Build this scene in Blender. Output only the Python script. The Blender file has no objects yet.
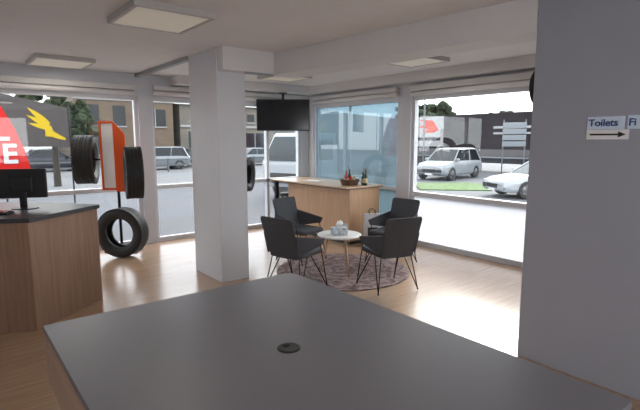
import bpy, bmesh, math, random
from mathutils import Vector, Matrix, Euler
random.seed(4)
scn=bpy.context.scene
COL=scn.collection
try: scn.view_settings.view_transform='Standard'
except Exception: pass

# ---------------------------------------------------------------- materials
def newmat(name):
    m=bpy.data.materials.new(name); m.use_nodes=True
    nt=m.node_tree
    b=nt.nodes.get('Principled BSDF')
    return m,nt,b
def plain(name,col,rough=.5,metal=0.,noise=.06,scale=30.,bump=0.,emit=None,estr=0.,spec=.5):
    m,nt,b=newmat(name)
    b.inputs['Roughness'].default_value=rough
    b.inputs['Metallic'].default_value=metal
    b.inputs['Specular IOR Level'].default_value=spec
    tc=nt.nodes.new('ShaderNodeTexCoord')
    n=nt.nodes.new('ShaderNodeTexNoise'); n.inputs['Scale'].default_value=scale; n.inputs['Detail'].default_value=4
    nt.links.new(tc.outputs['Object'],n.inputs['Vector'])
    r=nt.nodes.new('ShaderNodeValToRGB')
    r.color_ramp.elements[0].position=.3; r.color_ramp.elements[1].position=.7
    r.color_ramp.elements[0].color=tuple(c*(1-noise) for c in col)+(1,)
    r.color_ramp.elements[1].color=tuple(min(1,c*(1+noise)) for c in col)+(1,)
    nt.links.new(n.outputs['Fac'],r.inputs['Fac'])
    nt.links.new(r.outputs['Color'],b.inputs['Base Color'])
    if bump:
        bp=nt.nodes.new('ShaderNodeBump'); bp.inputs['Strength'].default_value=bump; bp.inputs['Distance'].default_value=.01
        nt.links.new(n.outputs['Fac'],bp.inputs['Height']); nt.links.new(bp.outputs['Normal'],b.inputs['Normal'])
    if emit:
        b.inputs['Emission Color'].default_value=tuple(emit)+(1,)
        b.inputs['Emission Strength'].default_value=estr
    return m
def wood(name,c1,c2,rough=.45,axis='Z',scale=1.):
    m,nt,b=newmat(name)
    b.inputs['Roughness'].default_value=rough
    tc=nt.nodes.new('ShaderNodeTexCoord'); mp=nt.nodes.new('ShaderNodeMapping')
    s=[22*scale,22*scale,22*scale]; s['XYZ'.index(axis)]=1.2*scale
    mp.inputs['Scale'].default_value=s
    nt.links.new(tc.outputs['Object'],mp.inputs['Vector'])
    n=nt.nodes.new('ShaderNodeTexNoise'); n.inputs['Scale'].default_value=1.5; n.inputs['Detail'].default_value=6; n.inputs['Roughness'].default_value=.6
    nt.links.new(mp.outputs['Vector'],n.inputs['Vector'])
    r=nt.nodes.new('ShaderNodeValToRGB')
    r.color_ramp.elements[0].position=.32; r.color_ramp.elements[1].position=.68
    r.color_ramp.elements[0].color=tuple(c2)+(1,); r.color_ramp.elements[1].color=tuple(c1)+(1,)
    nt.links.new(n.outputs['Fac'],r.inputs['Fac']); nt.links.new(r.outputs['Color'],b.inputs['Base Color'])
    return m
def planks(name):
    m,nt,b=newmat(name)
    tc=nt.nodes.new('ShaderNodeTexCoord'); mp=nt.nodes.new('ShaderNodeMapping')
    nt.links.new(tc.outputs['Object'],mp.inputs['Vector'])
    br=nt.nodes.new('ShaderNodeTexBrick'); br.inputs['Scale'].default_value=1
    br.inputs['Brick Width'].default_value=1.2; br.inputs['Row Height'].default_value=.18
    br.inputs['Mortar Size'].default_value=.0012; br.offset=.37
    br.inputs['Color1'].default_value=(.42,.278,.182,1); br.inputs['Color2'].default_value=(.385,.250,.162,1)
    br.inputs['Mortar'].default_value=(.26,.165,.105,1)
    nt.links.new(mp.outputs['Vector'],br.inputs['Vector'])
    mp2=nt.nodes.new('ShaderNodeMapping'); mp2.inputs['Scale'].default_value=(2,26,1)
    nt.links.new(tc.outputs['Object'],mp2.inputs['Vector'])
    n=nt.nodes.new('ShaderNodeTexNoise'); n.inputs['Scale'].default_value=1.2; n.inputs['Detail'].default_value=6
    nt.links.new(mp2.outputs['Vector'],n.inputs['Vector'])
    mx=nt.nodes.new('ShaderNodeMixRGB'); mx.blend_type='OVERLAY'; mx.inputs['Fac'].default_value=.28
    nt.links.new(br.outputs['Color'],mx.inputs['Color1']); nt.links.new(n.outputs['Fac'],mx.inputs['Color2'])
    nt.links.new(mx.outputs['Color'],b.inputs['Base Color'])
    b.inputs['Roughness'].default_value=.22
    b.inputs['Specular IOR Level'].default_value=1.0
    return m
def thin(name,trans,refl=.08,diff=None,dfac=0.,tl=.35):
    """thin window sheet: transparent + gloss, optional translucent film"""
    m=bpy.data.materials.new(name); m.use_nodes=True; nt=m.node_tree; nt.nodes.clear()
    out=nt.nodes.new('ShaderNodeOutputMaterial')
    t=nt.nodes.new('ShaderNodeBsdfTransparent'); t.inputs['Color'].default_value=tuple(trans)+(1,)
    g=nt.nodes.new('ShaderNodeBsdfGlossy'); g.inputs['Roughness'].default_value=.02
    base=t
    if diff:
        d=nt.nodes.new('ShaderNodeBsdfTranslucent'); d.inputs['Color'].default_value=tuple(diff)+(1,)
        d2=nt.nodes.new('ShaderNodeBsdfDiffuse'); d2.inputs['Color'].default_value=tuple(diff)+(1,)
        a=nt.nodes.new('ShaderNodeMixShader'); a.inputs['Fac'].default_value=tl
        nt.links.new(d.outputs[0],a.inputs[1]); nt.links.new(d2.outputs[0],a.inputs[2])
        mm=nt.nodes.new('ShaderNodeMixShader'); mm.inputs['Fac'].default_value=dfac
        nt.links.new(t.outputs[0],mm.inputs[1]); nt.links.new(a.outputs[0],mm.inputs[2]); base=mm
    x=nt.nodes.new('ShaderNodeMixShader'); x.inputs['Fac'].default_value=refl
    nt.links.new(base.outputs[0],x.inputs[1]); nt.links.new(g.outputs[0],x.inputs[2])
    nt.links.new(x.outputs[0],out.inputs['Surface'])
    return m
def brickmat(name,c1,c2,mor,w=.25,h=.085):
    m,nt,b=newmat(name); b.inputs['Roughness'].default_value=.9
    tc=nt.nodes.new('ShaderNodeTexCoord'); mp=nt.nodes.new('ShaderNodeMapping'); mp.inputs['Rotation'].default_value=(math.radians(90),0,0)
    nt.links.new(tc.outputs['Object'],mp.inputs['Vector'])
    br=nt.nodes.new('ShaderNodeTexBrick'); br.inputs['Scale'].default_value=1; br.inputs['Brick Width'].default_value=w; br.inputs['Row Height'].default_value=h; br.inputs['Mortar Size'].default_value=.012
    br.inputs['Color1'].default_value=tuple(c1)+(1,); br.inputs['Color2'].default_value=tuple(c2)+(1,); br.inputs['Mortar'].default_value=tuple(mor)+(1,)
    nt.links.new(mp.outputs['Vector'],br.inputs['Vector']); nt.links.new(br.outputs['Color'],b.inputs['Base Color'])
    return m
def rugmat():
    m,nt,b=newmat('rug_weave'); b.inputs['Roughness'].default_value=.95
    tc=nt.nodes.new('ShaderNodeTexCoord')
    v=nt.nodes.new('ShaderNodeTexVoronoi'); v.inputs['Scale'].default_value=9; v.feature='DISTANCE_TO_EDGE'
    nt.links.new(tc.outputs['Object'],v.inputs['Vector'])
    w=nt.nodes.new('ShaderNodeTexWave'); w.wave_type='RINGS'; w.rings_direction='Z'; w.inputs['Scale'].default_value=2.2; w.inputs['Distortion'].default_value=9; w.inputs['Detail'].default_value=3; w.inputs['Detail Scale'].default_value=3.2
    nt.links.new(tc.outputs['Object'],w.inputs['Vector'])
    r=nt.nodes.new('ShaderNodeValToRGB'); e=r.color_ramp.elements
    e[0].position=.1; e[0].color=(.115,.065,.065,1); e[1].position=.9; e[1].color=(.23,.17,.165,1)
    x=e.new(.5); x.color=(.17,.11,.11,1)
    nt.links.new(w.outputs['Fac'],r.inputs['Fac'])
    r2=nt.nodes.new('ShaderNodeValToRGB'); r2.color_ramp.elements[0].position=.03; r2.color_ramp.elements[1].position=.07
    r2.color_ramp.elements[0].color=(.20,.17,.17,1); r2.color_ramp.elements[1].color=(0,0,0,1)
    nt.links.new(v.outputs['Distance'],r2.inputs['Fac'])
    mx=nt.nodes.new('ShaderNodeMixRGB'); mx.blend_type='ADD'; mx.inputs['Fac'].default_value=.35
    nt.links.new(r.outputs['Color'],mx.inputs['Color1']); nt.links.new(r2.outputs['Color'],mx.inputs['Color2'])
    nt.links.new(mx.outputs['Color'],b.inputs['Base Color'])
    return m

M={}
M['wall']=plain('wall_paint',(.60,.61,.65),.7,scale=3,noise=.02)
M['wallshade']=plain('shaded_wall_paint',(.36,.375,.435),.7,scale=3,noise=.02)  # shade on the inner wall is put into this darker, bluer colour
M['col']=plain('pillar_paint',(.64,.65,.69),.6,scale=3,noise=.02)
M['ceil']=plain('ceiling_paint',(.80,.79,.79),.75,scale=4,noise=.02)
M['beam']=plain('beam_paint',(.72,.71,.715),.6,scale=4,noise=.02)
M['frame']=plain('window_frame_paint',(.66,.67,.71),.4,noise=.02)
M['framedark']=plain('window_frame_grey',(.30,.31,.33),.4,noise=.03)
M['floor']=planks('floor_planks')
M['glass']=thin('window_glass',(.95,.97,.97),.04)
M['frost']=thin('frosted_film',(.5,.52,.54),.03,(.64,.65,.675),.92,.15)
M['frostdim']=thin('dusty_glass',(.84,.86,.88),.04,(.50,.52,.54),.06,.3)
M['teal']=thin('teal_film',(.34,.43,.47),.08,(.36,.43,.465),.28,.3)
M['blind']=plain('blind_fabric',(.66,.66,.66),.8,noise=.03)
M['laminate']=plain('dark_laminate',(.19,.187,.215),.36,noise=.02,scale=60)
M['desktop']=plain('dark_desktop',(.045,.045,.055),.4,noise=.05)
M['wood']=wood('oak_panel',(.35,.21,.145),(.26,.15,.10),.5,'Z')
M['woodh']=wood('oak_panel_side',(.52,.37,.29),(.42,.29,.22),.5,'Y')
M['woodc']=wood('light_counter_wood',(.56,.345,.20),(.45,.27,.15),.45,'Z')
M['woodt']=wood('light_counter_top',(.62,.42,.27),(.52,.34,.21),.35,'Y')
M['black']=plain('black_plastic',(.012,.012,.014),.4,noise=.1)
M['screen']=plain('screen_glass',(.008,.009,.012),.12,noise=.05)
M['rubber']=plain('tyre_rubber',(.014,.014,.015),.6,noise=.25,scale=60,bump=.3)
M['steel']=plain('black_steel',(.015,.015,.016),.35,.6,noise=.05)
M['fabric']=plain('charcoal_fabric',(.066,.068,.080),.85,noise=.25,scale=180,bump=.35)
M['orange']=plain('orange_panel',(.75,.095,.012),.45,noise=.03)
M['white']=plain('white_paint',(.8,.8,.8),.45,noise=.02)
M['paper']=plain('white_paper',(.85,.86,.88),.7,noise=.03)
M['bagpaper']=plain('bag_paper',(.58,.58,.60),.7,noise=.05)
M['navy']=plain('sign_navy',(.03,.08,.22),.5,noise=.03)
M['signw']=plain('sign_pale',(.66,.78,.95),.5,noise=.02)
M['signb']=plain('sign_pale_blue',(.66,.80,.96),.5,noise=.02)
M['red']=plain('flag_red',(.45,.012,.010),.7,noise=.05,spec=.1)
M['redprint']=plain('trailer_red_print',(.38,.030,.014),.7,noise=.05,spec=.1)
M['greyprint']=plain('trailer_pale_print',(.25,.25,.26),.7,noise=.05,spec=.1)
M['flagdark']=plain('flag_slate',(.062,.056,.056),.8,noise=.05,spec=.1)
M['yellow']=plain('emblem_yellow',(.42,.30,.02),.7,noise=.03,spec=.1)
M['outwhite']=plain('outdoor_white_print',(.50,.50,.51),.7,noise=.03)
M['rug']=rugmat()
M['asphalt']=plain('asphalt',(.080,.083,.092),.85,noise=.1,scale=1.5)
M['concrete']=plain('concrete_path',(.070,.071,.075),.85,noise=.1,scale=2)
M['grass']=plain('grass',(.055,.105,.022),.9,noise=.35,scale=5)
M['line']=plain('road_marking',(.22,.22,.22),.8)
M['silver']=plain('car_silver',(.15,.165,.185),.3,.3,noise=.01,spec=.3)
M['pearl']=plain('car_pearl',(.20,.215,.235),.3,.1,noise=.01,spec=.3)
M['carwhite']=plain('car_white',(.28,.295,.32),.3,noise=.01,spec=.3)
M['cardark']=plain('car_slate',(.02,.022,.03),.3,.2,noise=.01,spec=.3)
M['carglass']=plain('car_glass',(.010,.013,.016),.15,noise=.05,spec=.25)
M['chrome']=plain('wheel_alloy',(.11,.115,.125),.4,.6,noise=.02)
M['lamp']=plain('headlamp_glass',(.4,.42,.45),.15)
M['lampred']=plain('tail_lamp',(.3,.01,.01),.2)
M['tan']=brickmat('tan_brick',(.125,.088,.060),(.095,.068,.048),(.115,.10,.085),.6,.2)
M['stone']=brickmat('stone_block',(.135,.12,.10),(.105,.095,.08),(.09,.085,.078),1.1,.45)
M['greybrick']=brickmat('grey_block',(.105,.10,.097),(.09,.086,.083),(.075,.075,.075),.8,.3)
M['roof']=plain('metal_roof',(.10,.105,.115),.6,.1)
M['leaf']=plain('foliage',(.020,.028,.015),.9,noise=.5,scale=2.5,spec=.1)
M['bark']=plain('bark',(.025,.02,.016),.9,noise=.3)
M['curtain']=plain('trailer_curtain',(.022,.019,.022),.8,noise=.12,scale=.7,spec=.05)
M['curtainlow']=plain('trailer_curtain_lower',(.09,.085,.09),.7,noise=.1,scale=1,spec=.05)
M['light']=plain('lamp_diffuser',(.68,.65,.58),.6,noise=.01,emit=(1.,.88,.70),estr=.14)
M['lightframe']=plain('lamp_frame',(.50,.48,.46),.5)
M['glassgreen']=plain('bottle_glass',(.02,.05,.02),.1)
M['label']=plain('bottle_label',(.7,.6,.35),.6)
M['redgoods']=plain('red_wrapper',(.5,.03,.03),.5)
M['wicker']=wood('wicker',(.16,.09,.045),(.06,.035,.02),.8,'X',2)
M['tissueblue']=plain('tissue_box_print',(.55,.62,.72),.6,noise=.5,scale=25)

# ---------------------------------------------------------------- mesh builder
class B:
    def __init__(s): s.bm=bmesh.new(); s.mi=0
    def _v(s,ps): return [s.bm.verts.new(p) for p in ps]
    def _f(s,vs):
        try:
            f=s.bm.faces.new(vs); f.material_index=s.mi; return f
        except ValueError: return None
    def box(s,a,b,mat4=None):
        x0,y0,z0=a;x1,y1,z1=b
        ps=[Vector(p) for p in ((x0,y0,z0),(x1,y0,z0),(x1,y1,z0),(x0,y1,z0),(x0,y0,z1),(x1,y0,z1),(x1,y1,z1),(x0,y1,z1))]
        if mat4: ps=[mat4@p for p in ps]
        v=s._v(ps)
        for q in ((0,3,2,1),(4,5,6,7),(0,1,5,4),(1,2,6,5),(2,3,7,6),(3,0,4,7)): s._f([v[i] for i in q])
        return s
    def loft(s,secs,cap=True,closed=True):
        rings=[s._v([Vector(p) for p in sec]) for sec in secs]
        n=len(rings[0])
        for a,b in zip(rings,rings[1:]):
            for i in range(n if closed else n-1):
                s._f([a[i],a[(i+1)%n],b[(i+1)%n],b[i]])
        if cap and closed:
            s._f(list(reversed(rings[0]))); s._f(rings[-1])
        return s
    def cyl(s,p,q,r,seg=12,r2=None):
        p=Vector(p);q=Vector(q);d=(q-p).normalized()
        u=d.orthogonal().normalized();w=d.cross(u)
        r2=r if r2 is None else r2
        s.loft([[p+(u*math.cos(t)+w*math.sin(t))*r for t in [2*math.pi*i/seg for i in range(seg)]],
                [q+(u*math.cos(t)+w*math.sin(t))*r2 for t in [2*math.pi*i/seg for i in range(seg)]]])
        return s
    def path(s,pts,r,seg=8):
        for a,b in zip(pts,pts[1:]): s.cyl(a,b,r,seg)
        for p in pts[1:-1]: s.ball(p,r*1.02,6)
        return s
    def ball(s,c,r,seg=10,sc=(1,1,1)):
        c=Vector(c)
        m=Matrix.Translation(c)@Matrix.Diagonal((r*sc[0],r*sc[1],r*sc[2],1))
        g=bmesh.ops.create_uvsphere(s.bm,u_segments=seg,v_segments=max(4,seg//2+1),radius=1,matrix=m)
        for v in g['verts']:
            for f in v.link_faces: f.material_index=s.mi
        return s
    def prism(s,poly,z0,z1):
        return s.loft([[(x,y,z0) for x,y in poly],[(x,y,z1) for x,y in poly]])
    def lathe(s,prof,axis='Z',seg=40,closed=False,c=(0,0,0)):
        rings=[]
        for i in range(seg):
            t=2*math.pi*i/seg; ct,st=math.cos(t),math.sin(t)
            ps=[]
            for r,h in prof:
                if axis=='Z': p=(r*ct,r*st,h)
                elif axis=='Y': p=(r*ct,h,r*st)
                else: p=(h,r*ct,r*st)
                ps.append(Vector(p)+Vector(c))
            rings.append(s._v(ps))
        n=len(prof)
        for i in range(seg):
            a=rings[i];b=rings[(i+1)%seg]
            for j in range(n if closed else n-1):
                s._f([a[j],a[(j+1)%n],b[(j+1)%n],b[j]])
        return s
    def done(s,name,mats,parent=None,loc=(0,0,0),rot=(0,0,0),smooth=False,bevel=0.,label=None,cat=None,struct=False,stuff=False,group=None,seg=2,sub=0,solid=0.):
        bmesh.ops.remove_doubles(s.bm,verts=s.bm.verts,dist=1e-6)
        bmesh.ops.recalc_face_normals(s.bm,faces=s.bm.faces)
        me=bpy.data.meshes.new(name); s.bm.to_mesh(me); s.bm.free()
        if not isinstance(mats,(list,tuple)): mats=[mats]
        for m in mats: me.materials.append(M[m] if isinstance(m,str) else m)
        if smooth:
            for p in me.polygons: p.use_smooth=True
        o=bpy.data.objects.new(name,me); COL.objects.link(o)
        o.location=loc; o.rotation_euler=rot
        if parent: o.parent=parent
        if solid:
            md=o.modifiers.new('thick','SOLIDIFY'); md.thickness=solid; md.offset=0
        if bevel:
            md=o.modifiers.new('bevel','BEVEL'); md.width=bevel; md.segments=seg; md.limit_method='ANGLE'
        if sub:
            md=o.modifiers.new('sub','SUBSURF'); md.levels=sub; md.render_levels=sub
        tag(o,label,cat,struct,stuff,group)
        return o
def tag(o,label=None,cat=None,struct=False,stuff=False,group=None):
    if label: o['label']=label
    if cat: o['category']=cat
    if struct: o['kind']='structure'
    if stuff: o['kind']='stuff'
    if group: o['group']=group
def root(name,loc,rz=0,label=None,cat=None,group=None,rot=None):
    e=bpy.data.objects.new(name,None); COL.objects.link(e); e.empty_display_size=.2
    e.location=loc; e.rotation_euler=rot if rot else (0,0,rz)
    tag(e,label,cat,group=group); return e
def clone(r,loc,rz,label=None,name=None):
    def rec(o,par):
        c=o.copy(); COL.objects.link(c)
        c.parent=par
        for ch in o.children: rec(ch,c)
        return c
    c=rec(r,None); c.location=loc; c.rotation_euler=(0,0,rz)
    if label: c['label']=label
    return c
def text(body,size,mat,parent=None,loc=(0,0,0),rot=(0,0,0),name='lettering',ext=.002,bold=0.,align='LEFT',sx=1.,shear=0.):
    cu=bpy.data.curves.new(name,'FONT'); cu.body=body; cu.size=size; cu.extrude=ext; cu.offset=bold; cu.align_x=align; cu.align_y='CENTER'; cu.shear=shear
    t=bpy.data.objects.new('tmp_text',cu); COL.objects.link(t)
    bpy.context.view_layer.update()
    dg=bpy.context.evaluated_depsgraph_get()
    me=bpy.data.meshes.new_from_object(t.evaluated_get(dg))
    bpy.data.objects.remove(t)
    me.name=name; me.materials.clear(); me.materials.append(M[mat])
    o=bpy.data.objects.new(name,me); COL.objects.link(o); o.location=loc; o.rotation_euler=rot; o.scale=(sx,1,1)
    if parent: o.parent=parent
    return o
R=math.radians
YW=7.2; XW=5.55; CH=2.57; WH=2.25; YAW=-R(39)

# ---------------------------------------------------------------- room shell
B().box((-3.2,-3.2,-.12),(XW+.14,YW+.14,0)).done('floor','floor',label='glossy brown timber plank floor',cat='floor',struct=True)
B().box((-3.2,-3.2,CH),(XW+.14,YW+.14,CH+.15)).done('ceiling','ceil',label='off-white painted flat ceiling',cat='ceiling',struct=True)
w=B()
w.box((-3.2,YW,WH),(XW+.14,YW+.14,CH)).box((-3.2,YW,0),(-1.2,YW+.14,WH)).box((2.33,YW-.03,0),(2.52,YW+.14,WH)).box((5.36,YW,0),(XW+.14,YW+.14,WH))
w.done('wall_back','wall',label='painted window wall with a slim white post',cat='wall',struct=True)
w=B()
w.box((XW,-3.2,WH),(XW+.14,YW,CH)).box((XW-.02,4.66,0),(XW+.14,4.9,WH)).box((XW,-3.2,0),(XW+.14,1.5,WH)).box((XW,7.05,0),(XW+.14,YW,WH))
w.done('wall_right','wall',label='painted window wall with a white post',cat='wall',struct=True)
B().box((-3.34,-3.2,0),(-3.2,YW+.14,CH)).done('wall_left','wall',label='plain painted side wall',cat='wall',struct=True)
w=B(); w.box((-3.2,-3.34,0),(-2.2,-3.2,CH)).box((2.2,-3.34,0),(XW+.14,-3.2,CH)).box((-2.2,-3.34,2.3),(2.2,-3.2,CH)).box((-2.2,-3.34,0),(2.2,-3.2,.9))  # wall out of view; its opening is added to let fill daylight in
w.done('wall_front','wall',label='unseen painted wall with an opening added for daylight',cat='wall',struct=True)
B().box((3.22,-3.2,0),(3.52,1.63,CH)).done('wall_inner','wallshade',label='grey-white painted wall that ends near the table',cat='wall',struct=True,bevel=.006)
B().box((2.33,4.63,0),(2.68,5.33,CH)).done('wall_pillar','col',label='square white painted structural pillar',cat='pillar',struct=True,bevel=.006)
B().prism([(3.225,1.632),(3.50,1.632),(3.38,4.63),(2.97,4.63)],2.33,CH).done('trim_1','beam',label='white boxed ceiling beam beside the pillar',cat='beam',struct=True,bevel=.004)
B().box((2.35,4.50,2.33),(2.98,4.629,CH)).done('trim_6','beam',label='short white bulkhead at the pillar head',cat='beam',struct=True,bevel=.004)
B().box((2.60,4.485,2.305),(2.96,4.50,2.33)).done('trim_2','framedark',label='dark metal conduit at the pillar head',cat='trim',struct=True)
B().box((2.31,5.33,CH-.05),(2.37,YW,CH)).done('trim_3','framedark',label='narrow grey ceiling batten',cat='trim',struct=True)
B().box((2.85,YW-.30,2.44),(XW,YW,CH)).done('trim_4','beam',label='white bulkhead over the windows',cat='trim',struct=True)
B().box((XW-.22,1.5,2.44),(XW,YW-.30,CH)).done('trim_5','beam',label='white bulkhead over the windows',cat='trim',struct=True)
def window_x(n,x0,x1,zt,mull,lower='frostdim',upper='glass',y=YW):
    f=B()
    f.box((x0,y+.02,0),(x0+.05,y+.1,WH)).box((x1-.05,y+.02,0),(x1,y+.1,WH)).box((x0+.05,y+.02,0),(x1-.05,y+.1,.07)).box((x0+.05,y+.02,WH-.06),(x1-.05,y+.1,WH))
    xs=[x0+.05]+[m for m in mull]+[x1-.05]
    for m in mull: f.box((m-.025,y+.02,.07),(m+.025,y+.1,WH-.06))
    for a,b in zip(xs,xs[1:]): f.box((a,y+.02,zt),(b,y+.1,zt+.06))
    o=f.done('window_%d'%n,'frame',label='white framed shop window with a mid rail',cat='window',struct=True)
    B().box((x0+.05,y+.05,zt+.06),(x1-.05,y+.056,WH-.06)).done('upper_pane',upper,parent=o)
    B().box((x0+.05,y+.05,.07),(x1-.05,y+.056,zt)).done('lower_pane',lower,parent=o)
    return o
def window_y(n,y0,y1,zt,mull,lower='frost',upper='glass',x=XW,dx=0):
    f=B()
    f.box((x+.02,y0,0),(x+.1,y0+.05,WH)).box((x+.02,y1-.05,0),(x+.1,y1,WH)).box((x+.02,y0+.05,0),(x+.1,y1-.05,.07)).box((x+.02,y0+.05,WH-.06),(x+.1,y1-.05,WH))
    ys=[y0+.05]+list(mull)+[y1-.05]
    for m in mull: f.box((x+.05,m-.004,.07),(x+.1,m+.004,WH-.06))
    for a,b in zip(ys,ys[1:]): f.box((x+.02,a,zt),(x+.1,b,zt+.06))
    o=f.done('window_%d'%n,'frame',label='white framed shop window with a mid rail',cat='window',struct=True)
    B().box((x+.04,y0+.05,zt+.06),(x+.046,y1-.05,WH-.06)).done('upper_pane',upper,parent=o)
    B().box((x+.04,y0+.05,.07),(x+.046,y1-.05,zt)).done('lower_pane',lower,parent=o)
    return o
window_x(1,-1.2,2.33,.84,[.3])
window_x(2,2.52,5.36,.84,[3.55,4.62])
window_y(3,1.5,4.66,.76,[])
window_y(4,4.9,7.05,.80,[6.1],lower='teal',upper='teal')
def blind(n,a,b):
    """rolled blind : fabric roll under a slim head box"""
    r=root('roller_blind',((a[0]+b[0])/2,(a[1]+b[1])/2,a[2]),label=n,cat='blind')
    ox,oy=r.location[0],r.location[1]
    lx=b[0]-a[0]; ly=b[1]-a[1]
    B().box((a[0]-ox,a[1]-oy,.085),(b[0]-ox,b[1]-oy,b[2]-a[2])).done('head_box','blind',parent=r,bevel=.006)
    if lx>ly: B().cyl((-lx/2,0,.045),(lx/2,0,.045),.034,14).done('fabric_roll','white',parent=r,smooth=True)
    else: B().cyl((0,-ly/2,.045),(0,ly/2,.045),.034,14).done('fabric_roll','white',parent=r,smooth=True)
blind('white blind rolled up above the wide shop window',(-1.15,YW-.078,2.24),(2.28,YW-.003,2.40))
blind('white blind rolled up above the window beside the pillar',(2.56,YW-.078,2.26),(5.3,YW-.003,2.415))
blind('white blind rolled up above the clear window',(XW-.078,1.65,2.23),(XW-.003,4.64,2.40))
blind('white blind rolled up above the teal filmed window',(XW-.078,4.92,2.25),(XW-.003,7.0,2.40))

# ---------------------------------------------------------------- ceiling lamps
def ceil_lamp(x,y,sx=.62,sy=.62,power=4):
    r=root('ceiling_lamp',(x,y,CH),label='square surface-mounted panel lamp on the ceiling',cat='ceiling lamp',group='square ceiling lamps')
    f=B(); a=sx/2;b=sy/2
    f.box((-a,-b,-.05),(-a+.03,b,0)).box((a-.03,-b,-.05),(a,b,0)).box((-a+.03,-b,-.05),(a-.03,-b+.03,0)).box((-a+.03,b-.03,-.05),(a-.03,b,0))
    f.done('lamp_frame','lightframe',parent=r)
    B().box((-a+.03,-b+.03,-.045),(a-.03,b-.03,-.03)).done('lamp_diffuser','light',parent=r)
    L=bpy.data.lights.new('panel_light','AREA'); L.shape='RECTANGLE'; L.size=sx-.1; L.size_y=sy-.1; L.energy=power; L.color=(1,.90,.78)
    o=bpy.data.objects.new('panel_light',L); COL.objects.link(o); o.location=(0,0,-.06); o.parent=r
    return r
ceil_lamp(1.42,3.74,.61,.67)
ceil_lamp(1.22,6.55,.64,.70)
ceil_lamp(4.48,3.75,.60,.60)
ceil_lamp(4.15,5.98,.60,.60)
ceil_lamp(1.2,.6,.64,.64,3)  # out of view, added as interior fill light
ceil_lamp(-1.2,2.4,.64,.64,3)  # also an unseen lamp added for fill

# ---------------------------------------------------------------- island table
t=root('island_table',(0,0,0),label='large dark grey laminate table with timber apron',cat='table')
def rounded(x0,y0,x1,y1,r,rs=.01):
    pts=[(x0,y0),(x1,y0)]
    for k in range(9):
        a=math.pi/2*k/8; pts.append((x1-r+r*math.cos(a),y1-r+r*math.sin(a)))
    pts.append((x0,y1)); return pts
B().prism(rounded(.28,.44,1.63,2.30,.07),.755,.785).done('table_top','laminate',parent=t,bevel=.003)
B().prism(rounded(.285,.46,1.62,2.295,.065),.52,.755).done('apron','woodh',parent=t,bevel=.003)
B().box((.70,.84,0),(1.25,1.9,.52)).done('table_base','wood',parent=t,bevel=.003)
g=root('cable_grommet',(1.0,1.43,.785),label='round black cable grommet set in the table top',cat='cable grommet')
f=B(); f.lathe([(.0,.004),(.034,.004),(.040,.0045),(.046,.003),(.048,0)],'Z',32); f.done('grommet_ring','black',parent=g,smooth=True)
B().box((-.012,.01,.004),(.012,.03,.006)).done('grommet_flap','screen',parent=g)

# ---------------------------------------------------------------- reception desk
poly=[(.5,4.40),(1.16,4.92),(.60,5.70),(-.75,5.65),(-.62,4.98)]
d=root('reception_desk',(0,0,0),label='angled timber reception desk with dark top',cat='reception desk')
def scale_poly(p,k):
    cx=sum(a for a,b in p)/len(p);cy=sum(b for a,b in p)/len(p)
    return [(cx+(a-cx)*k,cy+(b-cy)*k) for a,b in p]
B().prism(scale_poly(poly,.985),.0,.93).done('desk_body','wood',parent=d,bevel=.004)
B().prism(scale_poly(poly,1.01),.93,.968).done('desk_top','desktop',parent=d,bevel=.004)
mo=root('computer_monitor',(.56,5.06,.968),YAW+R(14),label='black flat computer monitor on the reception desk',cat='monitor')
B().box((-.20,-.02,.10),(.20,.005,.37)).done('monitor_housing','black',parent=mo,bevel=.008)
B().box((-.19,.005,.115),(.19,.008,.355)).done('screen','screen',parent=mo)
B().box((-.09,-.055,.16),(.09,-.02,.30)).box((-.03,-.045,.01),(.03,-.02,.17)).done('monitor_neck','black',parent=mo,bevel=.006)
B().lathe([(0,0),(.11,0),(.11,.008),(.06,.016),(0,.016)],'Z',28).done('monitor_base','black',parent=mo)
kb=root('keyboard',(.24,4.86,.968),YAW+R(10),label='black keyboard lying on the reception desk',cat='keyboard')
B().box((-.20,-.07,0),(.20,.07,.018)).done('keyboard_body','black',parent=kb,bevel=.004)
f=B()
for i in range(12):
    for j in range(4): f.box((-.19+i*.032,-.06+j*.031,.018),(-.164+i*.032,-.036+j*.031,.025))
f.done('keys','screen',parent=kb)
ph=root('desk_telephone',(.16,5.22,.968),YAW,label='black desk telephone beside the monitor',cat='telephone')
f=B(); f.loft([[(-.1,-.1,0),(.1,-.1,0),(.1,.1,0),(-.1,.1,0)],[(-.09,-.09,.02),(.09,-.09,.02),(.09,.09,.07),(-.09,.09,.07)]]); f.done('telephone_base','black',parent=ph,bevel=.004)
f=B(); f.box((-.085,-.09,.075),(-.045,.09,.10)).box((-.09,-.1,.05),(-.04,-.06,.09)).box((-.09,.06,.06),(-.04,.1,.09)); f.done('handset','screen',parent=ph,bevel=.006)

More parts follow.
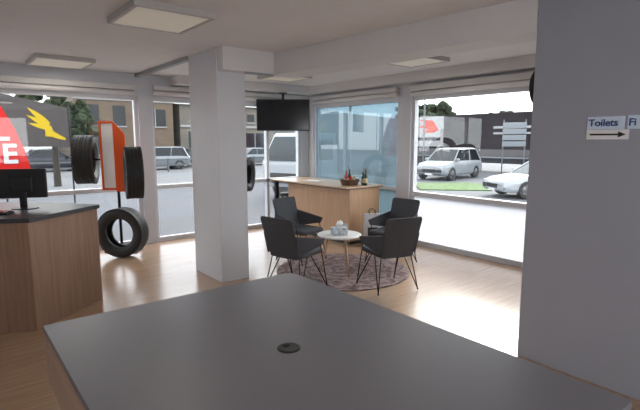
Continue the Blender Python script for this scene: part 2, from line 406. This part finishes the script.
# ---------------------------------------------------------------- tyres + stand
def tyre_mesh(Rr=.335,W=.21):
    h=W/2
    prof=[(.195,-h*.72),(.21,-h*.80),(.25,-h*.98),(.29,-h),(.318,-h*.90),(Rr,-h*.72)]
    for a,b in ((-.46,-.38),(-.14,-.05),(.05,.14),(.38,.46)):
        prof+= [(Rr,h*a*1.0),(Rr-.014,h*a),(Rr-.014,h*b),(Rr,h*b)]
    prof+=[(Rr,h*.72),(.318,h*.90),(.29,h),(.25,h*.98),(.21,h*.80),(.195,h*.72),(.20,h*.5),(.26,h*.55),(.30,0),(.26,-h*.55),(.20,-h*.5)]
    return prof
def tyre(loc,rz,label,tilt=0,sc=1.,wide=1.):
    f=B(); f.lathe(tyre_mesh(),'Y',48,closed=True)
    for i in range(60):
        a=2*math.pi*i/60
        m=Matrix.Rotation(a,4,'Y')
        for sy in (-1,1):
            f.box((.305,sy*.084-.016,-.011),(.337,sy*.084+.016,.011),m)
    o=f.done('display_tyre','rubber',loc=loc,rot=(tilt,0,rz),smooth=False,label=label,cat='tyre',group='display tyres')
    o.scale=(sc,sc*wide,sc); return o
SX,SY=1.90,6.86
st=root('tyre_display_stand',(SX,SY,0),YAW,label='orange and white upright tyre display stand',cat='display stand')
B().box((-.225,-.02,.9),(-.20,.02,1.86)).done('post','orange',parent=st)
B().box((-.20,-.02,1.83),(-.03,.02,1.86)).done('cross_bar','orange',parent=st)
B().box((-.20,-.02,.9),(-.03,.02,.93)).done('cross_bar','orange',parent=st)
B().box((-.20,-.005,.93),(-.03,.005,1.83)).done('pale_panel','white',parent=st)
f=B(); P=[(-.03,.88),(.13,.88),(.13,1.68),(-.03,1.86)]
f.loft([[(x,-.03,z) for x,z in P],[(x,0,z) for x,z in P]]); f.done('display_panel','orange',parent=st,bevel=.003)
B().box((-.03,.005,.02),(.0,.035,1.0)).done('post','steel',parent=st)
f=B(); f.box((-.24,-.05,0),(.22,.22,.02)); f.done('base_plate','steel',parent=st,bevel=.004)
B().cyl((-.215,0,1.33),(-.33,-.02,1.33),.014).done('hook','steel',parent=st)
def stl(x,y,z):
    c,s=math.cos(YAW),math.sin(YAW); return (SX+x*c-y*s,SY+x*s+y*c,z)
tyre(stl(-.41,-.06,1.33),YAW+R(106),'black car tyre hung high on the orange stand',wide=1.2)
tyre(stl(.42,-.51,1.18),YAW-R(64),'black car tyre hung on the orange stand panel')
B().cyl((.12,-.03,1.18),(.26,-.26,1.2),.014).done('hook','steel',parent=st)
tyre(stl(.12,-.25,.345),YAW-R(8),'black car tyre standing on the floor against the stand')
tyre((4.0,YW-.24,1.02),YAW+R(80),'black car tyre hung by the window behind the pillar',sc=.86)
hg=B(); hg.cyl((4.0,YW-.24,1.31),(4.0,YW-.24,2.25),.006).cyl((4.0,YW-.24,2.25),(4.0,YW-.08,2.25),.006); hg.done('tyre_hanger','steel',label='thin black hanging rod holding a tyre',cat='hanger')

# ---------------------------------------------------------------- rug
f=B(); f.lathe([(0,0),(.81,0),(.815,.005),(.81,.012),(0,.012)],'Z',72)
f.done('round_rug','rug',loc=(3.74,4.17,0),label='round maroon and grey patterned rug under the chairs',cat='rug')

# ---------------------------------------------------------------- arm chairs
def armchair(loc,rz,label):
    r=root('armchair',loc,rz,label=label,cat='chair',group='charcoal armchairs around the coffee table')
    f=B()
    secs=[]
    for zz,k in ((.39,.94),(.402,1.0),(.43,1.0),(.445,.95)):
        ring=[]
        for i in range(32):
            a=2*math.pi*i/32; c,s=math.cos(a),math.sin(a)
            x=.232*math.copysign(abs(c)**.22,c); y=.24*math.copysign(abs(s)**.22,s)
            ring.append((x*k,y*k-.01,zz))
        secs.append(ring)
    f.loft(secs); f.done('seat','fabric',parent=r,smooth=False,bevel=0)
    f=B(); secs=[]
    for z,half,y in ((.385,.195,.225),(.60,.225,.285),(.81,.235,.350),(.835,.216,.357)):
        secs.append([(-half,y-.012,z),(-half*.5,y,z),(0,y+.003,z),(half*.5,y,z),(half,y-.012,z)])
    f.loft(secs,closed=False); f.done('backrest','fabric',parent=r,solid=.022,bevel=.006)
    for sg in (-1,1):
        f=B()
        lo=[(.215,.245,.42),(.245,.03,.465),(.262,-.15,.50)]
        hi=[(.236,.290,.65),(.270,.04,.605),(.278,-.175,.57)]
        secs=[[(sg*(a[0]+(b[0]-a[0])*v),a[1]+(b[1]-a[1])*v,a[2]+(b[2]-a[2])*v) for a,b in zip(lo,hi)] for v in (0,.5,1)]
        f.loft(secs,closed=False); f.done('armrest','fabric',parent=r,solid=.018,bevel=.004)
    for sx in (-1,1):
        for sy in (-1,1):
            f=B(); foot=(sx*.265,sy*.25,.012)
            top=(sx*.256,-.13,.50) if sy<0 else (sx*.20,.19,.388)
            f.path([top,foot,(sx*.19,sy*.03,.392)],.0065,8)
            f.ball(foot,.012,8)
            f.done('leg','steel',parent=r,smooth=True)
    r.scale=(.92,.92,.97)
    return r
TX,TY=3.60,4.08
def face(x,y,off=0):
    return math.atan2(TY-y,TX-x)+math.pi/2+off
CZ=.0125
c1=armchair((2.87,3.95,CZ),face(2.87,3.95,R(4)),'charcoal fabric armchair with thin black legs, back toward the pillar')
spec=[((3.66,3.36,CZ),R(-20),'charcoal fabric armchair with thin black legs, on the rug edge'),
      ((3.63,4.88,CZ),R(14),'charcoal fabric armchair with thin black legs, facing the coffee table'),
      ((4.45,4.02,CZ),R(10),'charcoal fabric armchair with thin black legs, beside the counter end')]
for l,o_,lb in spec: clone(c1,l,face(l[0],l[1],o_),lb)

ct=root('coffee_table',(TX,TY,.0125),label='small round white coffee table with timber legs',cat='table')
B().lathe([(0,.455),(.245,.455),(.262,.462),(.262,.474),(.252,.48),(0,.48)],'Z',48).done('table_top','white',parent=ct)
for k in range(3):
    a=R(20+120*k); c,s=math.cos(a),math.sin(a)
    B().cyl((c*.13,s*.13,.455),(c*.22,s*.22,0.004),.017,12,.011).done('leg','woodt',parent=ct,smooth=True)
tb=root('tissue_box',(TX-.02,TY-.02,.493),YAW+R(15),label='white and blue tissue box on the coffee table',cat='tissue box')
B().box((-.09,-.06,0),(.09,.06,.085)).done('box','tissueblue',parent=tb,bevel=.003)
f=B(); f.loft([[(-.035,-.012,.085),(.035,-.012,.085),(.035,.012,.085),(-.035,.012,.085)],[(-.05,-.03,.13),(.04,-.012,.12),(.055,.025,.135),(-.03,.02,.12)],[(-.02,-.01,.165),(.01,-.005,.15),(.02,.012,.17),(-.01,.008,.15)]]); f.done('tissue','paper',parent=tb)
cp=root('glass_tumbler',(TX+.16,TY+.08,.493),label='small clear drinking glass on the coffee table',cat='glass')
B().lathe([(0,0),(.028,0),(.033,.09),(.030,.09),(.026,.006),(0,.006)],'Z',20).done('tumbler','lamp',parent=cp,smooth=True)

# ---------------------------------------------------------------- counter
cr=root('refreshment_counter',(0,0,0),label='light timber bar counter under the teal window',cat='counter')
B().box((4.72,5.12,.06),(5.36,6.72,.862)).done('counter_body','woodc',parent=cr,bevel=.004)
B().box((4.76,5.16,0),(5.32,6.68,.06)).done('toe_kick','black',parent=cr)
B().box((4.62,5.08,.874),(5.42,7.12,.898)).done('counter_top','woodt',parent=cr,bevel=.004)
B().box((4.63,5.09,.862),(5.41,7.11,.874)).done('top_edge','black',parent=cr)
B().box((4.66,7.02,0),(4.72,7.08,.862)).done('leg','steel',parent=cr)
B().box((5.30,7.02,0),(5.36,7.08,.862)).done('leg','steel',parent=cr)
bs=root('bar_stool',(4.86,6.93,0),label='black bar stool tucked under the counter end',cat='stool')
B().lathe([(0,.60),(.14,.60),(.155,.615),(.155,.635),(.13,.65),(0,.65)],'Z',28).done('seat','black',parent=bs,smooth=True)
for k in range(4):
    a=R(45+90*k); B().cyl((math.cos(a)*.10,math.sin(a)*.10,.60),(math.cos(a)*.16,math.sin(a)*.16,0),.012,10).done('leg','steel',parent=bs)
f=B()
pts=[(math.cos(R(45+90*k))*.14,math.sin(R(45+90*k))*.14,.22) for k in range(5)]
f.path(pts,.008); f.done('footrest','steel',parent=bs)
CT=.898
bk=root('wicker_basket',(4.94,5.36,CT),R(10),label='dark round wicker basket holding bottles and snacks',cat='basket')
f=B(); f.lathe([(0,.004),(.12,.004),(.15,.09),(.155,.09),(.125,0),(0,0)],'Z',28); f.done('basket_bowl','wicker',parent=bk)
def bottle(loc,h,label,m='glassgreen',cap='redgoods'):
    r=root('bottle',loc,label=label,cat='bottle')
    B().lathe([(0,0),(.030,0),(.032,.01),(.032,h*.55),(.014,h*.75),(.012,h),(0,h)],'Z',18).done('bottle_body',m,parent=r,smooth=True)
    B().lathe([(.0325,h*.15),(.0332,h*.15),(.0332,h*.45),(.0325,h*.45)],'Z',18).done('bottle_label','label',parent=r)
    B().lathe([(0,h*.97),(.0145,h*.97),(.0145,h*1.03),(0,h*1.03)],'Z',12).done('cap',cap,parent=r)
bottle((5.10,5.17,CT),.25,'dark green glass bottle beside the basket')
bottle((5.14,5.26,CT),.20,'small dark bottle beside the basket','black','black')
bottle((4.99,5.42,CT+.012),.22,'dark glass bottle standing in the basket','black')
bottle((4.90,5.40,CT+.012),.20,'small red bottle standing in the basket','redgoods','black')
for p,m in (((4.90,5.305),'redgoods'),((4.99,5.32),'label')):
    B().box((-.030,-.016,0),(.030,.016,.13)).done('snack_packet',m,loc=(p[0],p[1],CT+.014),rot=(R(4),0,R(30)),label='small %s snack packet in the basket'%({'redgoods':'red','label':'yellow'}[m]),cat='snack',bevel=.006)
B().box((-.105,-.15,0),(.105,.15,.012)).done('brochure_stack','paper',loc=(4.95,6.3,CT),rot=(0,0,R(20)),label='small stack of white brochures on the counter',cat='brochures')
bg=root('paper_carry_bag',(4.96,4.88,0),YAW+R(8),label='pale paper carry bag on the floor by the counter',cat='bag')
f=B(); f.loft([[(-.11,-.06,0),(.11,-.06,0),(.11,.06,0),(-.11,.06,0)],[(-.115,-.05,.28),(.115,-.05,.28),(.115,.05,.28),(-.115,.05,.28)],[(-.12,-.035,.50),(.12,-.035,.50),(.12,.035,.50),(-.12,.035,.50)]],cap=True); f.done('bag_body','bagpaper',parent=bg)
for sy in (-.036,.036):
    B().path([(-.05,sy,.49),(-.045,sy,.55),(.0,sy,.58),(.045,sy,.55),(.05,sy,.49)],.004).done('handle','black',parent=bg)
B().box((-.07,-.0615,.15),(.07,-.045,.30)).done('printed_panel','cardark',parent=bg)

# ---------------------------------------------------------------- television
tv=root('television',(4.68,6.80,2.03),YAW+R(3),label='black flat television mounted high in the room corner',cat='television')
B().box((-.46,-.02,-.27),(.46,.03,.27)).done('tv_housing','black',parent=tv,bevel=.006)
B().box((-.445,-.024,-.25),(.445,-.019,.255)).done('screen','screen',parent=tv)
f=B(); f.box((-.10,.03,-.10),(.10,.06,.10)).cyl((0,.08,0),(0,.08,.39),.02).box((-.02,.06,-.03),(.02,.1,.03)).box((-.07,.02,.375),(.07,.14,.39)); f.done('ceiling_bracket','steel',parent=tv)

# ---------------------------------------------------------------- wall signs and clock
def sign_frame(y1,z0,y0,z1,mat,name='sign_panel',parent=None):
    return B().box((-.006,y0,z0),(0,y1,z1)).done(name,mat,parent=parent)
sg=root('toilets_sign',(3.22,1.0,1.60),label='white wayfinding sign reading Toilets with an arrow',cat='sign')
sign_frame(.26,.066,.050,.144,'signw',parent=sg,name='name_plate')
sign_frame(.26,.004,.024,.064,'paper',parent=sg,name='arrow_plate')
text('Toilets',.060,'navy',sg,(-.0075,.252,.105),(R(90),0,R(-90)),bold=.0013,ext=.001)
f=B(); zc=.034
A=[(.240,zc-.005),(.080,zc-.005),(.080,zc-.018),(.038,zc),(.080,zc+.018),(.080,zc+.005),(.240,zc+.005)]
f.loft([[(-.009,y,z) for y,z in A],[(-.006,y,z) for y,z in A]])
f.done('arrow','black',parent=sg)
s2=root('fitting_sign',(3.22,.765,1.668),label='pale blue wall sign beginning with the letters Fi',cat='sign')
sign_frame(.270,-.001,.0,.079,'signb',parent=s2)
text('Fi',.060,'navy',s2,(-.0075,.264,.037),(R(90),0,R(-90)),bold=.0014,ext=.001)
ck=root('wall_clock',(3.355,1.632,1.97),label='round black wall clock on the end of the wall',cat='clock')
B().lathe([(0,0),(.133,0),(.135,.02),(.13,.032),(.0,.032)],'Y',40).done('clock_case','black',parent=ck,smooth=False)
B().lathe([(0,.033),(.118,.033)],'Y',40).done('clock_face','paper',parent=ck)

# ---------------------------------------------------------------- outside
GZ=-.5
B().box((-60,YW+.2,GZ-.3),(140,150,GZ)).box((XW+.2,-60,GZ-.3),(140,YW+.2,GZ)).done('ground_street','asphalt',label='grey asphalt street around the shop',cat='road',struct=True)
B().box((-40,YW+.2,GZ),(11,12.0,GZ+.05)).box((XW+.2,-30,GZ),(9,YW+.2,GZ+.05)).done('ground_footpath','concrete',label='concrete footpath beside the shop',cat='footpath',struct=True)
f=B()
f.prism([(15.6,12.5),(17.6,10.4),(19.6,12.0),(19.9,13.0),(17.6,14.6)],GZ,GZ+.04); f.done('grass_verge','grass',label='green grass strip beside the road',cat='grass',stuff=True)
for i in range(12):
    B().box((2+i*5,22.0,GZ),(5+i*5,22.2,GZ+.01)).done('road_line','line',label='white dashed road marking',cat='road marking',group='road markings')

def car(loc,rz,L,W,Hh,paint,label,suv=False):
    r=root('car',loc,rz,label=label,cat='car')
    belt=.60*Hh if suv else .62*Hh
    h=W/2
    def sec(x,w,zb,zt):
        return [(x,-w*.92,zb),(x,-w,zb+.12),(x,-w,zt-.18),(x,-w*.88,zt),(x,w*.88,zt),(x,w,zt-.18),(x,w,zb+.12),(x,w*.92,zb)]
    hx=L/2
    if suv:
        prof=[(-hx,.86,.42,belt*.95),(-hx+.12,.97,.3,belt),(-hx*.5,1,.24,belt),(hx*.30,1,.24,belt),(hx*.45,1,.24,belt),(hx*.85,.96,.26,belt*.88),(hx*.97,.86,.32,belt*.76),(hx,.78,.40,belt*.62)]
    else:
        prof=[(-hx,.84,.40,belt*.92),(-hx+.15,.95,.26,belt*1.0),(-hx*.5,1,.20,belt*1.02),(hx*.25,1,.20,belt),(hx*.42,1,.20,belt*.98),(hx*.85,.95,.22,belt*.82),(hx*.97,.85,.26,belt*.70),(hx,.76,.34,belt*.55)]
    f=B(); f.loft([sec(x,w*h,a,b) for x,w,a,b in prof]); f.done('car_body',paint,parent=r,smooth=True,bevel=.03,seg=2)
    rb=-hx*.92 if suv else -hx*.72
    rt=-hx*.78 if suv else -hx*.38
    fb=hx*.48; ft=hx*.12
    z0=belt-.03; z1=Hh-.05
    f=B()
    f.loft([[(rb,-h*.88,z0),(fb,-h*.88,z0),(fb,h*.88,z0),(rb,h*.88,z0)],[(rt,-h*.70,z1),(ft,-h*.70,z1),(ft,h*.70,z1),(rt,h*.70,z1)]])
    f.done('windows','carglass',parent=r)
    f=B(); f.loft([[(rt-.04,-h*.72,z1-.02),(ft+.04,-h*.72,z1-.02),(ft+.04,h*.72,z1-.02),(rt-.04,h*.72,z1-.02)],[(rt+.1,-h*.62,Hh),(ft-.12,-h*.62,Hh),(ft-.12,h*.62,Hh),(rt+.1,h*.62,Hh)]])
    f.done('roof',paint,parent=r,smooth=False,bevel=.02)
    for sy in (-1,1):
        B().cyl((fb,sy*h*.88,z0),(ft,sy*h*.705,z1),.035,6).done('pillar',paint,parent=r)
        B().cyl((rb,sy*h*.88,z0),(rt,sy*h*.705,z1),.05,6).done('pillar',paint,parent=r)
        k=.42; B().cyl((rb+(fb-rb)*k,sy*h*.885,z0),(rt+(ft-rt)*k,sy*h*.705,z1),.03,6).done('pillar',paint,parent=r)
    wr=.35 if suv else .325
    for sx in (-.60,.62):
        for sy in (-1,1):
            wv=root('wheel',(sx*hx,sy*(h-.10),wr)); wv.parent=r
            B().lathe([(.20,-.11),(wr-.02,-.11),(wr,-.09),(wr,.09),(wr-.02,.11),(.20,.11)],'Y',28,closed=True).done('tyre','rubber',parent=wv)
            g=B(); g.lathe([(0,.09*sy),(.05,.1*sy),(.06,.08*sy)],'Y',16)
            for q in range(5):
                g.box((.03,min(.06*sy,.09*sy),-.03),(.21,max(.06*sy,.09*sy),.03),Matrix.Rotation(q*2*math.pi/5,4,'Y'))
            g.lathe([(.20,.02*sy),(.22,.02*sy),(.22,.10*sy),(.20,.10*sy)],'Y',28,closed=True)
            g.done('wheel_rim','chrome',parent=wv)
    for sy in (-1,1):
        B().box((hx*.90,sy*h*.62-.16,belt*.60),(hx*.985,sy*h*.62+.16,belt*.72)).done('headlamp','lamp',parent=r,bevel=.02)
        B().box((-hx-.005,sy*h*.66-.12,belt*.62),(-hx+.1,sy*h*.66+.12,belt*.82)).done('tail_lamp','lampred',parent=r,bevel=.02)
        B().box((fb-.25,sy*h*1.0-.10,belt-.02),(fb-.13,sy*h*1.0+.10,belt+.14)).done('wing_mirror',paint,parent=r,bevel=.03)
    B().box((hx*.96,-h*.42,belt*.42),(hx*1.003,h*.42,belt*.60)).done('grille','black',parent=r,bevel=.01)
    B().box((hx*.99,-.22,belt*.30),(hx*1.008,.22,belt*.39)).done('number_plate','outwhite',parent=r)
    return r
LEFT=math.atan2(.629,-.777)
car((21.8,15.5,GZ),LEFT+R(46),4.4,1.85,1.66,'pearl','pearl white four-wheel-drive car driving past',True)
car((17.75,8.15,GZ),LEFT+R(8),4.6,1.82,1.42,'carwhite','white sedan stopped at the kerb side')
car((12.0,33.5,GZ),R(178),4.4,1.8,1.62,'silver','silver hatchback parked by the brick building',True)
car((16.2,35.5,GZ),R(8),4.4,1.8,1.45,'cardark','dark sedan parked by the brick building')
car((21.0,34.5,GZ),R(0),4.5,1.8,1.45,'silver','silver car parked along the far street')
car((5.6,36.0,GZ),R(4),4.5,1.8,1.5,'cardark','dark car parked along the far street')

tr=root('articulated_truck',(28.6,10.6,GZ),R(90),label='long articulated truck with dark printed trailer curtains',cat='truck')
tr.scale=(.85,.85,.94)
B().box((0,-1.25,.95),(15.2,1.25,4.05)).done('trailer_curtain','curtain',parent=tr,bevel=.02)
B().box((0,-1.1,.65),(15.2,1.1,.95)).done('chassis','cardark',parent=tr)
B().box((11.3,1.25,1.75),(15.16,1.256,4.0)).done('printed_panel','greyprint',parent=tr)
P=[(11.8,3.0),(12.4,3.7),(13.8,3.8),(13.2,3.5),(13.9,3.2),(12.9,3.08),(13.3,2.8),(12.3,2.8)]
f=B(); f.loft([[(x,1.264,z) for x,z in P],[(x,1.256,z) for x,z in P]]); f.done('emblem','redprint',parent=tr)
B().box((11.6,1.256,2.2),(14.0,1.264,2.45)).done('printed_line','cardark',parent=tr)
B().box((0.02,1.25,1.15),(15.18,1.256,1.6)).done('printed_band','curtainlow',parent=tr)
B().box((3.2,1.25,3.0),(6.8,1.262,3.16)).done('printed_line','greyprint',parent=tr)
B().box((3.9,1.25,2.62),(6.8,1.262,2.75)).done('printed_line','greyprint',parent=tr)
B().box((0,1.252,1.0),(15.2,1.262,1.12)).done('curtain_rail','silver',parent=tr)
B().box((16.0,-1.25,.95),(27.0,1.25,4.05)).done('trailer_curtain','curtain',parent=tr,bevel=.02)
B().box((16.0,-1.1,.65),(27.0,1.1,.95)).done('chassis','cardark',parent=tr)
f=B(); f.loft([[(27.6,-1.2,.6),(31.2,-1.2,.6),(31.2,1.2,.6),(27.6,1.2,.6)],[(27.6,-1.2,1.8),(31.4,-1.2,1.8),(31.4,1.2,1.8),(27.6,1.2,1.8)],[(27.6,-1.2,3.9),(30.6,-1.1,3.9),(30.6,1.1,3.9),(27.6,1.2,3.9)]]); f.done('cab','red',parent=tr,bevel=.08)
for x in (1.4,2.7,4.0,12.8,14.1,17.5,18.8,20.1,25.5,28.5,30.4):
    for sy in (-1,1):
        B().lathe([(0,-.14),(.5,-.14),(.52,-.1),(.52,.1),(.5,.14),(.25,.14),(.2,.05),(0,.05)],'Y',22,c=(x,sy*1.05,.52)).done('wheel','rubber',parent=tr)

dt=root('delivery_truck',(12.2,14.4,GZ),LEFT+R(58),label='white box delivery truck seen through the teal glass',cat='truck')
B().box((-4.2,-1.15,.95),(.9,1.15,3.1)).done('cargo_box','pearl',parent=dt,bevel=.04)
B().box((-3.9,1.15,1.5),(.6,1.157,1.8)).done('cargo_stripe','cardark',parent=dt)
f=B(); f.loft([[(1.1,-1.0,.45),(3.1,-1.0,.45),(3.1,1.0,.45),(1.1,1.0,.45)],[(1.1,-1.0,1.35),(3.15,-1.0,1.3),(3.15,1.0,1.3),(1.1,1.0,1.35)],[(1.1,-.92,2.35),(2.5,-.9,2.35),(2.5,.9,2.35),(1.1,.92,2.35)]]); f.done('cab','carwhite',parent=dt,bevel=.06)
B().loft([[(3.17,-.88,1.4),(3.17,.88,1.4),(2.63,.80,2.22),(2.63,-.80,2.22)],[(3.10,-.88,1.4),(3.10,.88,1.4),(2.56,.80,2.22),(2.56,-.80,2.22)]]).done('windscreen','carglass',parent=dt)
B().box((1.5,-1.01,1.4),(2.5,-.95,2.1)).done('side_window','carglass',parent=dt)
B().box((1.5,.95,1.4),(2.5,1.01,2.1)).done('side_window','carglass',parent=dt)
B().box((3.12,-.6,.6),(3.18,.6,.95)).done('grille','black',parent=dt)
B().box((-4.2,-.5,.6),(2.4,.5,.95)).done('chassis','cardark',parent=dt)
for x in (-2.9,2.1):
    for sy in (-1,1):
        B().lathe([(0,-.12),(.40,-.12),(.42,-.1),(.42,.1),(.40,.12),(.2,.12),(.15,.05),(0,.05)],'Y',22,c=(x,sy*.92,.42)).done('wheel','rubber',parent=dt)

def building(loc,sx,sy,h,mat,label,wins=(),rz=0,roofh=.5,band=None):
    """wins: list of (x,width,z0,height)"""
    r=root('building',loc,rz,label=label,cat='building')
    B().box((0,0,0),(sx,sy,h)).done('walls',mat,parent=r)
    f=B(); f.loft([[(-.3,-.3,h),(sx+.3,-.3,h),(sx+.3,sy+.3,h),(-.3,sy+.3,h)],[(-.2,sy*.4,h+roofh),(sx+.2,sy*.4,h+roofh),(sx+.2,sy*.6,h+roofh),(-.2,sy*.6,h+roofh)]]); f.done('roof','roof',parent=r)
    if band:
        B().box((0,-.12,band),(sx,0,band+.22)).done('cornice','line',parent=r)
    for x,w_,z0,hh in wins:
        w=root('facade_window',(x,0,z0)); w.parent=r
        B().box((0,-.05,0),(w_,.02,hh)).done('glazing','carglass',parent=w)
        B().box((-.08,-.10,-.12),(w_+.08,.0,0)).done('sill','line',parent=w)
        if w_>1.6: B().box((w_/2-.04,-.08,0),(w_/2+.04,-.05,hh)).done('glazing_bar','line',parent=w)
    return r
building((8.5,42,GZ),8.2,10,6.2,'tan','tan brick building with tall windows across the street',[(.9,1.0,3.3,1.7),(3.0,1.0,3.3,1.7),(5.6,1.9,3.3,1.5),(.9,2.4,.9,1.5),(5.2,1.2,.1,2.2)],band=5.4)
building((17.5,42.4,GZ),10.5,10,5.4,'stone','pale stone block building across the street',[(.8,2.6,1.0,1.9),(4.4,1.1,.1,2.3),(6.6,2.9,1.2,1.6),(2.0,.8,3.9,.8),(7.2,.8,3.9,.8)],band=3.3)
building((-14,46,GZ),19,12,4.6,'greybrick','low grey industrial shed with metal roof',[(8.5,3.2,1.0,1.4),(14.4,2.2,.2,2.6)],roofh=1.6)
building((30,50,GZ),16,12,5.6,'greybrick','grey commercial building farther along the street',[(2,3,1.0,2.0),(7,1.5,1.0,2.0),(11,3,1.0,2.0)],roofh=1.0)
def tree(x,y,h,rr,label):
    r=root('tree',(x,y,GZ),label=label,cat='tree')
    B().cyl((0,0,0),(0,0,h*.6),.16,8,.1).done('trunk','bark',parent=r)
    f=B()
    for k in range(60):
        a=random.uniform(0,6.28); q=random.uniform(0,1)**.5*rr; zz=h*random.uniform(.36,.96)
        q*=1-.5*abs((zz/h)-.62)
        f.ball((q*math.cos(a),q*math.sin(a),zz),rr*random.uniform(.14,.28),7,(1,1,.8))
    for v in f.bm.verts: v.co+=Vector((random.uniform(-.1,.1),random.uniform(-.1,.1),random.uniform(-.1,.1)))*rr*.5
    f.done('foliage','leaf',parent=r)
for p in ((4.0,24,5.4,1.3,'slender dark street tree'),(7.4,37.6,5.0,1.8,'leafy street tree by the brick building'),(46,38,6.6,2.6,'leafy tree behind the truck'),(54,41,7.0,2.8,'leafy tree behind the truck'),(58,33,5.8,2.6,'leafy tree behind the truck')):
    tree(*p)
B().cyl((24.5,19.5,GZ),(24.5,19.5,5.0),.07,10,.05).done('street_pole','chrome',label='tall thin grey steel street pole',cat='pole')
ss=root('street_direction_sign',(24.3,13.2,GZ),YAW-R(20),label='grey street direction sign on two posts',cat='street sign')
for x in (-.55,.55): B().cyl((x,.03,0),(x,.03,3.2),.035,8).done('post','chrome',parent=ss)
for k in range(4):
    B().box((-.6,-.02,1.75+k*.34),(.6,.02,2.02+k*.34)).done('sign_blade','silver',parent=ss,bevel=.01)

fl=root('feather_flag',(.92,9.55,GZ),0,label='red advertising flag with white vertical lettering',cat='flag')
prof=[(-.60,1.60),(.27,1.60),(.20,1.95),(.08,2.3),(-.08,2.65),(-.30,2.98),(-.60,3.02)]
B().loft([[(x,-.004,z) for x,z in prof],[(x,.004,z) for x,z in prof]]).done('flag_cloth','red',parent=fl)
B().cyl((-.62,0,0),(-.62,0,3.02),.015,8).done('flag_pole','steel',parent=fl)
for ch,z,x in (('L',2.24,-.12),('E',1.85,-.02)):
    text(ch,.46,'outwhite',fl,(x,-.012,z),(R(90),0,0),bold=.012,align='CENTER',ext=.003)
f2=root('banner',(1.60,11.6,GZ),R(-4),label='slate advertising banner with yellow winged foot emblem',cat='banner')
prof=[(-.60,1.95),(.62,1.95),(.62,2.80),(-.60,3.05)]
B().loft([[(x,-.004,z) for x,z in prof],[(x,.004,z) for x,z in prof]]).done('banner_cloth','flagdark',parent=f2)
B().cyl((-.62,0,0),(-.62,0,3.05),.018,8).done('banner_pole','steel',parent=f2)
B().cyl((.64,0,0),(.64,0,2.85),.018,8).done('banner_pole','steel',parent=f2)
f=B()
def sheet(poly,z_=0): f.loft([[(x,-.012-z_,z) for x,z in poly],[(x,-.004,z) for x,z in poly]])
ox,oz=.22,2.36
sheet([(ox-.06,oz+.04),(ox-.05,oz-.11),(ox-.06,oz-.18),(ox+.06,oz-.19),(ox+.18,oz-.23),(ox+.32,oz-.26),(ox+.33,oz-.22),(ox+.22,oz-.15),(ox+.10,oz-.07),(ox+.07,oz+.04)])
for i_,(ang,ln,wd,dz) in enumerate(((163,.40,.045,-.02),(150,.47,.050,.03),(138,.52,.055,.08))):
    a=R(ang); dx,dzv=math.cos(a),math.sin(a); nx,nz=-dzv,dx
    pts=[]
    for k in range(10):
        tt=k/9; wv=wd*math.sin(math.pi*min(1,tt*.78+.22)); pts.append((ox+.03+dx*ln*tt+nx*wv,oz+dz+dzv*ln*tt+nz*wv))
    for k in range(9,-1,-1):
        tt=k/9; wv=wd*math.sin(math.pi*min(1,tt*.78+.22)); pts.append((ox+.03+dx*ln*tt-nx*wv-.0001,oz+dz+dzv*ln*tt-nz*wv))
    sheet(pts,.001*(i_+1))
f.done('winged_foot_emblem','yellow',parent=f2)
f=B(); 
for i in range(14): f.box((-6+i*2.2,30.4,GZ),(-5.9+i*2.2,30.5,GZ+.9))
f.box((-6,30.42,GZ+.75),(24,30.48,GZ+.85)).box((-6,30.42,GZ+.4),(24,30.48,GZ+.5)); f.done('roadside_railing','chrome',label='low grey roadside railing',cat='railing')

# ---------------------------------------------------------------- world and added sun
wd=bpy.data.worlds.new('overcast_sky'); scn.world=wd; wd.use_nodes=True; nt=wd.node_tree
bg_=nt.nodes['Background']
tc=nt.nodes.new('ShaderNodeTexCoord'); n=nt.nodes.new('ShaderNodeTexNoise'); n.inputs['Scale'].default_value=2.2; n.inputs['Detail'].default_value=5
mp=nt.nodes.new('ShaderNodeMapping'); mp.inputs['Scale'].default_value=(1,1,3)
nt.links.new(tc.outputs['Generated'],mp.inputs['Vector']); nt.links.new(mp.outputs['Vector'],n.inputs['Vector'])
r=nt.nodes.new('ShaderNodeValToRGB'); r.color_ramp.elements[0].position=.35; r.color_ramp.elements[1].position=.65
r.color_ramp.elements[0].color=(.89,.93,.97,1); r.color_ramp.elements[1].color=(.97,.97,.98,1)
nt.links.new(n.outputs['Fac'],r.inputs['Fac']); nt.links.new(r.outputs['Color'],bg_.inputs['Color'])
bg_.inputs['Strength'].default_value=5.0
sl=bpy.data.lights.new('added_sun','SUN'); sl.energy=4.8; sl.angle=R(26); sl.color=(1,.96,.91)  # soft sun added to brighten the floor near the windows
so=bpy.data.objects.new('added_sun',sl); COL.objects.link(so)
sd=Vector((.92,.38,.62)).normalized()
so.rotation_euler=sd.to_track_quat('Z','Y').to_euler(); so.location=(20,8,14)

# ---------------------------------------------------------------- camera
cam=bpy.data.cameras.new('camera'); cam.sensor_width=36; cam.lens=464/640*36; cam.clip_end=500
co=bpy.data.objects.new('camera',cam); COL.objects.link(co)
co.location=(0,0,1.6); co.rotation_euler=(R(90-7.97),0,-R(39.0))
scn.camera=co
